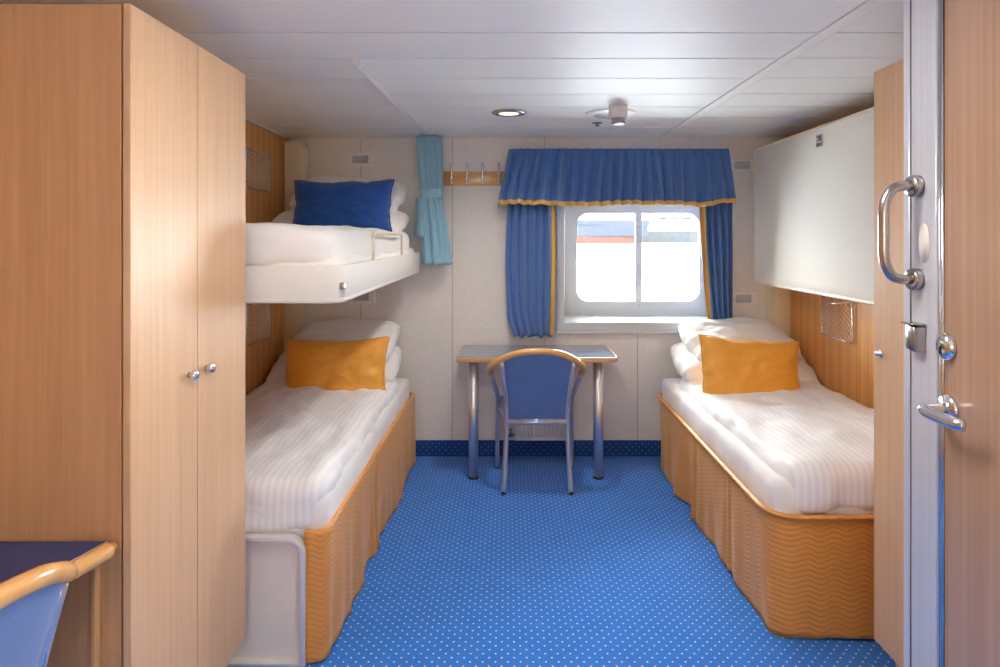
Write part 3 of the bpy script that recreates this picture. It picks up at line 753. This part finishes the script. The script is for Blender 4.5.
# folded bunk right
fb = thing('folded_bunk', 'white upper bunk folded up against the right wall', 'bunk', (1.68, 3.15, 1.154), 'wall bunks')
MB().plate([rrect(2.12, 4.09, 1.150, 2.010, .06, 8)], .235, 'YZ', at=1.568, bev=.014).build('bunk_shell', M['bunk_white'], fb)
MB().plate([rrect(2.128, 4.082, 1.158, 2.002, .055, 8), rrect(2.137, 4.073, 1.167, 1.993, .048, 8)], -.004, 'YZ', at=1.5685).build('edge_trim', M['cream'], fb)
hy, hz = 3.215, 1.930
hn = MB().plate([rrect(hy-.033, hy+.033, hz-.030, hz+.030, .005, 3), rrect(hy-.024, hy+.024, hz-.022, hz+.022, .004, 3)], -.006, 'YZ', at=1.567, bev=.001).build('latch_plate', M['chrome'], fb)
MB().box(1.5655, 1.5675, hy-.024, hy+.024, hz-.022, hz+.022).build('latch_recess', M['steel'], hn)
MB().box(1.560, 1.566, hy-.022, hy+.022, hz-.020, hz-.002, .002).build('latch_lever', M['chrome'], hn)
for y_ in (2.3, 3.1, 3.9): MB().box(1.79, XR, y_-.04, y_+.04, 1.17, 1.24, .004).build('hinge', M['cream'], fb)

# ---------------------------------------------------------------- wardrobes
wl = thing('wardrobe', 'tall two-door beech wardrobe at the left, beside the blue desk', 'wardrobe', (-1.16, 1.78, 0), 'beech wardrobes')
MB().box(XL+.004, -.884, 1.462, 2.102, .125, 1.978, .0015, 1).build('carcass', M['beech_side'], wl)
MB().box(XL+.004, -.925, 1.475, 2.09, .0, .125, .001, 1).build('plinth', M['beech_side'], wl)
for (a, b, ky) in ((1.462, 1.7755, 1.728), (1.7785, 2.102, 1.825)):
    d_ = MB().box(-.880, -.862, a, b, .128, 1.980, .0015, 1).build('door', M['beech'], wl)
    MB().lathe((-.862, ky, 1.073), [(.0085, 0), (.0085, .008), (.014, .012), (.0155, .018), (.013, .024), (.006, .026)], 'X', 20).build('knob', M['chrome'], d_)
wr = thing('wardrobe', 'narrow beech wardrobe at the right behind the grey door frame', 'wardrobe', (1.5, 1.82, 0), 'beech wardrobes')
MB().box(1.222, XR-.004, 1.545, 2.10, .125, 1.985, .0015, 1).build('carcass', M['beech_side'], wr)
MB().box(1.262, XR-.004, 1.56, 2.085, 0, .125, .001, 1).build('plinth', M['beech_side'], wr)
d_ = MB().box(1.200, 1.218, 1.545, 2.10, .128, 1.987, .0015, 1).build('door', M['beech'], wr)
MB().lathe((1.200, 2.062, 1.070), [(.014, 0), (.014, -.003), (.0095, -.005), (.009, -.016), (.004, -.018)], 'X', 20).build('lock', M['chrome'], d_)

# ---------------------------------------------------------------- entrance door on the right
dr = struct(thing('door_1', None, None, (.95, .9, 0)))
MB().box(.945, .99, .50, 1.387, .02, 2.005, .002, 1).build('door_leaf', M['door_veneer'], dr)
fm = MB().box(.942, .975, 1.408, 1.520, 0, 2.075, .002, 1).box(.939, .952, 1.497, 1.520, 0, 2.075, .003, 1).build('door_frame', M['jamb'], dr)
MB().box(.941, .95, 1.4945, 1.4972, 0, 2.075).box(.957, .98, 1.385, 1.41, 0, 2.06).build('door_gap', M['gap'], dr)
MB().tube([(.946, 1.392, .0), (.946, 1.392, 2.07)], .0035, 8).tube([(.946, 1.402, .0), (.946, 1.402, 2.07)], .0022, 8).build('chrome_seal', M['chrome'], dr)
MB().box(.942, .975, .45, 1.408, 2.012, 2.075, .002, 1).build('door_head', M['jamb'], dr)
m = MB(); m.lathe((.942, 1.447, 1.432), [(.0445, 0), (.0445, -.002)], 'X', 32)
for v_ in m.bm.verts: v_.co.y = 1.447+(v_.co.y-1.447)*.42
m.build('cover_plate', M['grey_lam'], dr)
# keeper box
m = MB()
bm_ = m.bm
vs = [bm_.verts.new(p) for p in [(.942, 1.442, 1.187), (.914, 1.442, 1.187), (.914, 1.442, 1.243), (.942, 1.442, 1.243), (.942, 1.492, 1.180), (.918, 1.478, 1.190), (.918, 1.478, 1.245), (.942, 1.492, 1.246)]]
for f_ in ((0, 1, 2, 3), (7, 6, 5, 4), (0, 4, 5, 1), (1, 5, 6, 2), (2, 6, 7, 3), (3, 7, 4, 0)): bm_.faces.new([vs[i] for i in f_])
bmesh.ops.recalc_face_normals(bm_, faces=bm_.faces); bmesh.ops.bevel(bm_, geom=bm_.edges[:], offset=.0015, segments=1, affect='EDGES')
m.box(.910, .942, 1.440, 1.485, 1.247, 1.250, .001, 1)
m.build('strike_box', M['steel'], dr)
m = MB(); m.lathe((.945, 1.372, 1.210), [(.026, 0), (.026, -.006), (.022, -.014), (.014, -.018)], 'X', 24)
for v_ in m.bm.verts: v_.co.z = 1.21+(v_.co.z-1.21)*1.15
ck = m.build('lock_cylinder', M['chrome'], dr)
MB().box(.926, .9265, 1.3695, 1.3745, 1.195, 1.212).build('keyhole', M['black'], ck)
lh = MB().lathe((.945, 1.370, 1.078), [(.030, 0), (.030, -.005), (.026, -.010), (.012, -.011), (.012, -.012)], 'X', 28).build('handle_rosette', M['chrome'], dr)
lv = [(.940, 1.370, 1.078), (.915, 1.370, 1.078), (.893, 1.368, 1.078), (.884, 1.358, 1.078), (.884, 1.335, 1.076), (.886, 1.31, 1.075), (.892, 1.275, 1.074), (.900, 1.262, 1.074)]
MB().tube(spline(lv, 5), .0125, 14).build('handle', M['chrome'], dr)

gb_ = thing('grab_bar', 'curved brushed metal grab bar on the grey door frame at the right', 'handle bar', (.942, 1.47, 1.35))
z0_, z1_ = 1.349, 1.563; xb = .858
pts = [(.925, 1.47, z0_), (.905, 1.47, z0_), (.885, 1.47, z0_+.006), (.872, 1.47, z0_+.024), (.864, 1.47, z0_+.05), (.863, 1.47, (z0_+z1_)/2), (.864, 1.47, z1_-.05), (.872, 1.47, z1_-.024), (.885, 1.47, z1_-.006), (.905, 1.47, z1_), (.925, 1.47, z1_)]
MB().tube(spline(pts, 5), .0115, 16).build('bar', M['steel'], gb_)
for z in (z0_, z1_): MB().lathe((.942, 1.47, z), [(.025, 0), (.025, -.016), (.023, -.019), (.012, -.020)], 'X', 24).build('mount', M['steel'], gb_)

# ---------------------------------------------------------------- tables
tb = thing('table', 'narrow blue-topped table with two chrome legs under the window', 'table', (.17, 3.99, 0))
e0, e1, f0, f1, ty = -.300, .668, -.306, .636, 3.776
top = [(f0, ty), (f1, ty), (f1+.018, ty+.03), (e1-.018, YB-.018), (e0, YB-.018)]
MB().plate([top], .030, 'XY', at=.704, bev=.004).build('tabletop', M['beech_edge'], tb)
top2 = [(f0+.012, ty+.012), (f1-.006, ty+.012), (f1+.006, ty+.035), (e1-.03, YB-.02), (e0+.010, YB-.02)]
MB().plate([top2], .0025, 'XY', at=.7335).build('blue_surface', M['blue_top'], tb)
for x in (-.207, .542):
    l_ = MB().lathe((x, 3.84, .012), [(.0295, 0), (.0295, .690)], 'Z', 28).build('leg', M['leg_metal'], tb)
    MB().lathe((x, 3.84, 0), [(.032, 0), (.033, .006), (.031, .014)], 'Z', 24).build('foot', M['black'], l_)
MB().box(e0+.02, e1-.04, YB-.05, YB-.018, .66, .704, .002).build('wall_batten', M['beech_edge'], tb)

dk = thing('desk', 'dark blue desk top with rounded wooden edge at the left, beside the wardrobe', 'desk', (-1.2, .9, 0))
def dx(y_): return -.909-.243*(1.46-y_)
yd = (.30, .6, .9, 1.2, 1.454)
MB().plate([[(XL+.004, .30)]+[(dx(y_), y_) for y_ in yd]+[(XL+.004, 1.454)]], .026, 'XY', at=.728).build('blue_surface', M['navy_top'], dk)
MB().tube([(dx(y_)+.018, y_, .742) for y_ in (.30, .6, .9, 1.2, 1.43)]+[(dx(1.45)+.014, 1.452, .742)], [.019]*5+[.013], 14).build('edge_rail', M['rail'], dk)
MB().tube([(dx(y_)+.0015, y_, .7545) for y_ in yd], .0018, 6).build('inlay_strip', M['alu'], dk)
MB().box(XL+.006, -.940, 1.450, 1.460, .0, .715, .001, 1).build('support_panel', M['beech_side'], dk)
MB().box(-.940, -.930, 1.442, 1.460, .0, .715, .001, 1).build('panel_edge', M['beech_edge'], dk)
MB().box(XL+.006, -1.22, .32, .336, .0, .715, .001, 1).build('support_panel', M['beech_side'], dk)
MB().box(-.985, -.955, 1.34, 1.40, .700, .715, .002).build('bracket', M['alu'], dk)

# radiator behind the chair
rd = thing('radiator', 'small white radiator low on the back wall behind the chair', 'radiator', (.2, 4.19, .125))
m = MB().box(.045, .395, 4.165, 4.185, .125, .42, .004)
for i in range(13):
    x = .06+i*.0265; m.box(x-.007, x+.007, 4.150, 4.170, .140, .405, .004)
m.box(.045, .395, 4.15, 4.205, .405, .42, .003)
m.box(.045, .395, 4.15, 4.205, .125, .142, .003)
for x in (.09, .35): m.box(x-.01, x+.01, 4.18, YB-.001, .25, .35)
m.build('body', M['white_plastic'], rd)
MB().lathe((.012, 4.165, .175), [(.012, -.03), (.016, -.028), (.016, .02), (.010, .024)], 'Z', 14).tube([(.012, 4.165, .160), (.05, 4.175, .155)], .007, 8).build('valve', M['steel'], rd)

# ---------------------------------------------------------------- chairs (local: faces +y)
def make_chair(label):
    t_ = thing('chair', label, 'chair', (0, 0, 0), 'blue armchairs with wooden rails', local=True)
    half = [(0, -.300, .817), (.07, -.296, .812), (.135, -.283, .797), (.20, -.255, .765), (.245, -.205, .728), (.268, -.135, .692), (.270, -.07, .660), (.266, -.035, .630)]
    pts = [(-a, b, c_) for a, b, c_ in half[:0:-1]]+half
    sp_ = spline(pts, 6); n_ = len(sp_)
    rad = [.0185*min(1, .75+.12*min(i, n_-1-i)) for i in range(n_)]
    MB().tube(sp_, rad, 16).build('top_rail', M['rail'], t_, ang=1.2)
    for s_ in (-1, 1):
        pr = [(.190, -.225, .008), (.182, -.205, .15), (.175, -.192, .30), (.172, -.190, .42), (.180, -.207, .57), (.202, -.243, .750)]
        l_ = MB().tube(spline([(s_*a, b, c_) for a, b, c_ in pr], 6), .0145, 12).build('leg', M['tube'], t_)
        MB().lathe((s_*.190, -.226, 0), [(.014, 0), (.0145, .010), (.012, .02)], 'Z', 12).build('foot', M['black'], l_)
        MB().tube([(s_*.2015, -.242, .742), (s_*.204, -.246, .762)], .0132, 12).build('collar', M['chrome'], l_)
        pf = [(.264, -.045, .632), (.248, .01, .565), (.229, .07, .485), (.226, .13, .40), (.230, .17, .20), (.233, .195, .008)]
        l_ = MB().tube(spline([(s_*a, b, c_) for a, b, c_ in pf], 6), .0140, 12).build('leg', M['tube'], t_)
        MB().lathe((s_*.233, .196, 0), [(.014, 0), (.0145, .010), (.012, .02)], 'Z', 12).build('foot', M['black'], l_)
        MB().tube([(s_*.174, -.19, .405), (s_*.200, .02, .400), (s_*.224, .14, .39)], .0095, 10).build('seat_rail', M['tube'], t_)
    # rear crossbar
    MB().tube([(-.172, -.190, .395), (.172, -.190, .395)], .0145, 10).build('crossbar', M['tube'], t_)
    def sd_(p, n_2):
        q_ = Vector(p); f_ = (q_.y+.17)/.40; q_.x *= .80+.24*min(max(f_, 0), 1)
        if n_2.z > 0: q_.z += .012*(1-(q_.x/.22)**2)*math.sin(PI*min(max(f_, 0), 1))
        return q_
    MB().rbox(-.212, .212, -.172, .232, .402, .452, .022, .022, sd_).build('seat', M['chair_fabric'], t_, ang=1.2)
    # upholstered back, slightly hollow, arched top under the rail
    rows_f, rows_b = [], []
    nu, nv = 28, 26
    def bp(u, v_, side):
        z0b = .412; hw = .158+(.190-.158)*v_**1.2
        x = hw*u
        zt_ = .815-1.32*x*x-.006
        z = z0b+(zt_-z0b)*v_
        yb = -.192-.105*v_**1.25+.035*(u*u)*(v_**.8)
        e = max(0, (1-u**6)*(1-(2*v_-1)**8))**.5
        return Vector((x, yb+side*(.003+.011*e), z))
    m = MB()
    m.grid([[bp(-1+2*i/nu, j/nv, -1) for i in range(nu+1)] for j in range(nv+1)])
    m.grid([[bp(1-2*i/nu, j/nv, 1) for i in range(nu+1)] for j in range(nv+1)])
    # close the rim
    per = [(-1+2*i/nu, 0) for i in range(nu)]+[(1, j/nv) for j in range(nv)]+[(1-2*i/nu, 1) for i in range(nu)]+[(-1, 1-j/nv) for j in range(nv)]
    m.grid([[bp(u, v_, 1) for u, v_ in per], [bp(u, v_, -1) for u, v_ in per]], True)
    bmesh.ops.remove_doubles(m.bm, verts=m.bm.verts, dist=.0005); bmesh.ops.recalc_face_normals(m.bm, faces=m.bm.faces)
    bk = m.build('backrest', M['chair_fabric'], t_, ang=1.2)
    MB().tube([(-.158, -.194, .412), (.158, -.194, .412)], .0045, 8).tube([(-.170, -.196, .412), (-.182, -.225, .60), (-.196, -.245, .735)], .003, 6).tube([(.170, -.196, .412), (.182, -.225, .60), (.196, -.245, .735)], .003, 6).build('backrest_trim', M['chrome'], t_)
    return t_
M['tube'] = plain('blue_grey_lacquered_tube', (.62, .63, .70, 1), .3, .75, noise_amt=.0)
ch = make_chair('blue upholstered chair with wooden top rail, pushed in at the window table')
ch.location = (.165, 3.820, 0)
c2 = copy_tree(ch); c2.location = (-1.148, 1.066, 0); c2.rotation_euler = (0, 0, D(80)); c2.scale = (1.05, 1.05, 1.05)
c2['label'] = 'blue upholstered chair in the lower left corner, drawn up to the dark desk'
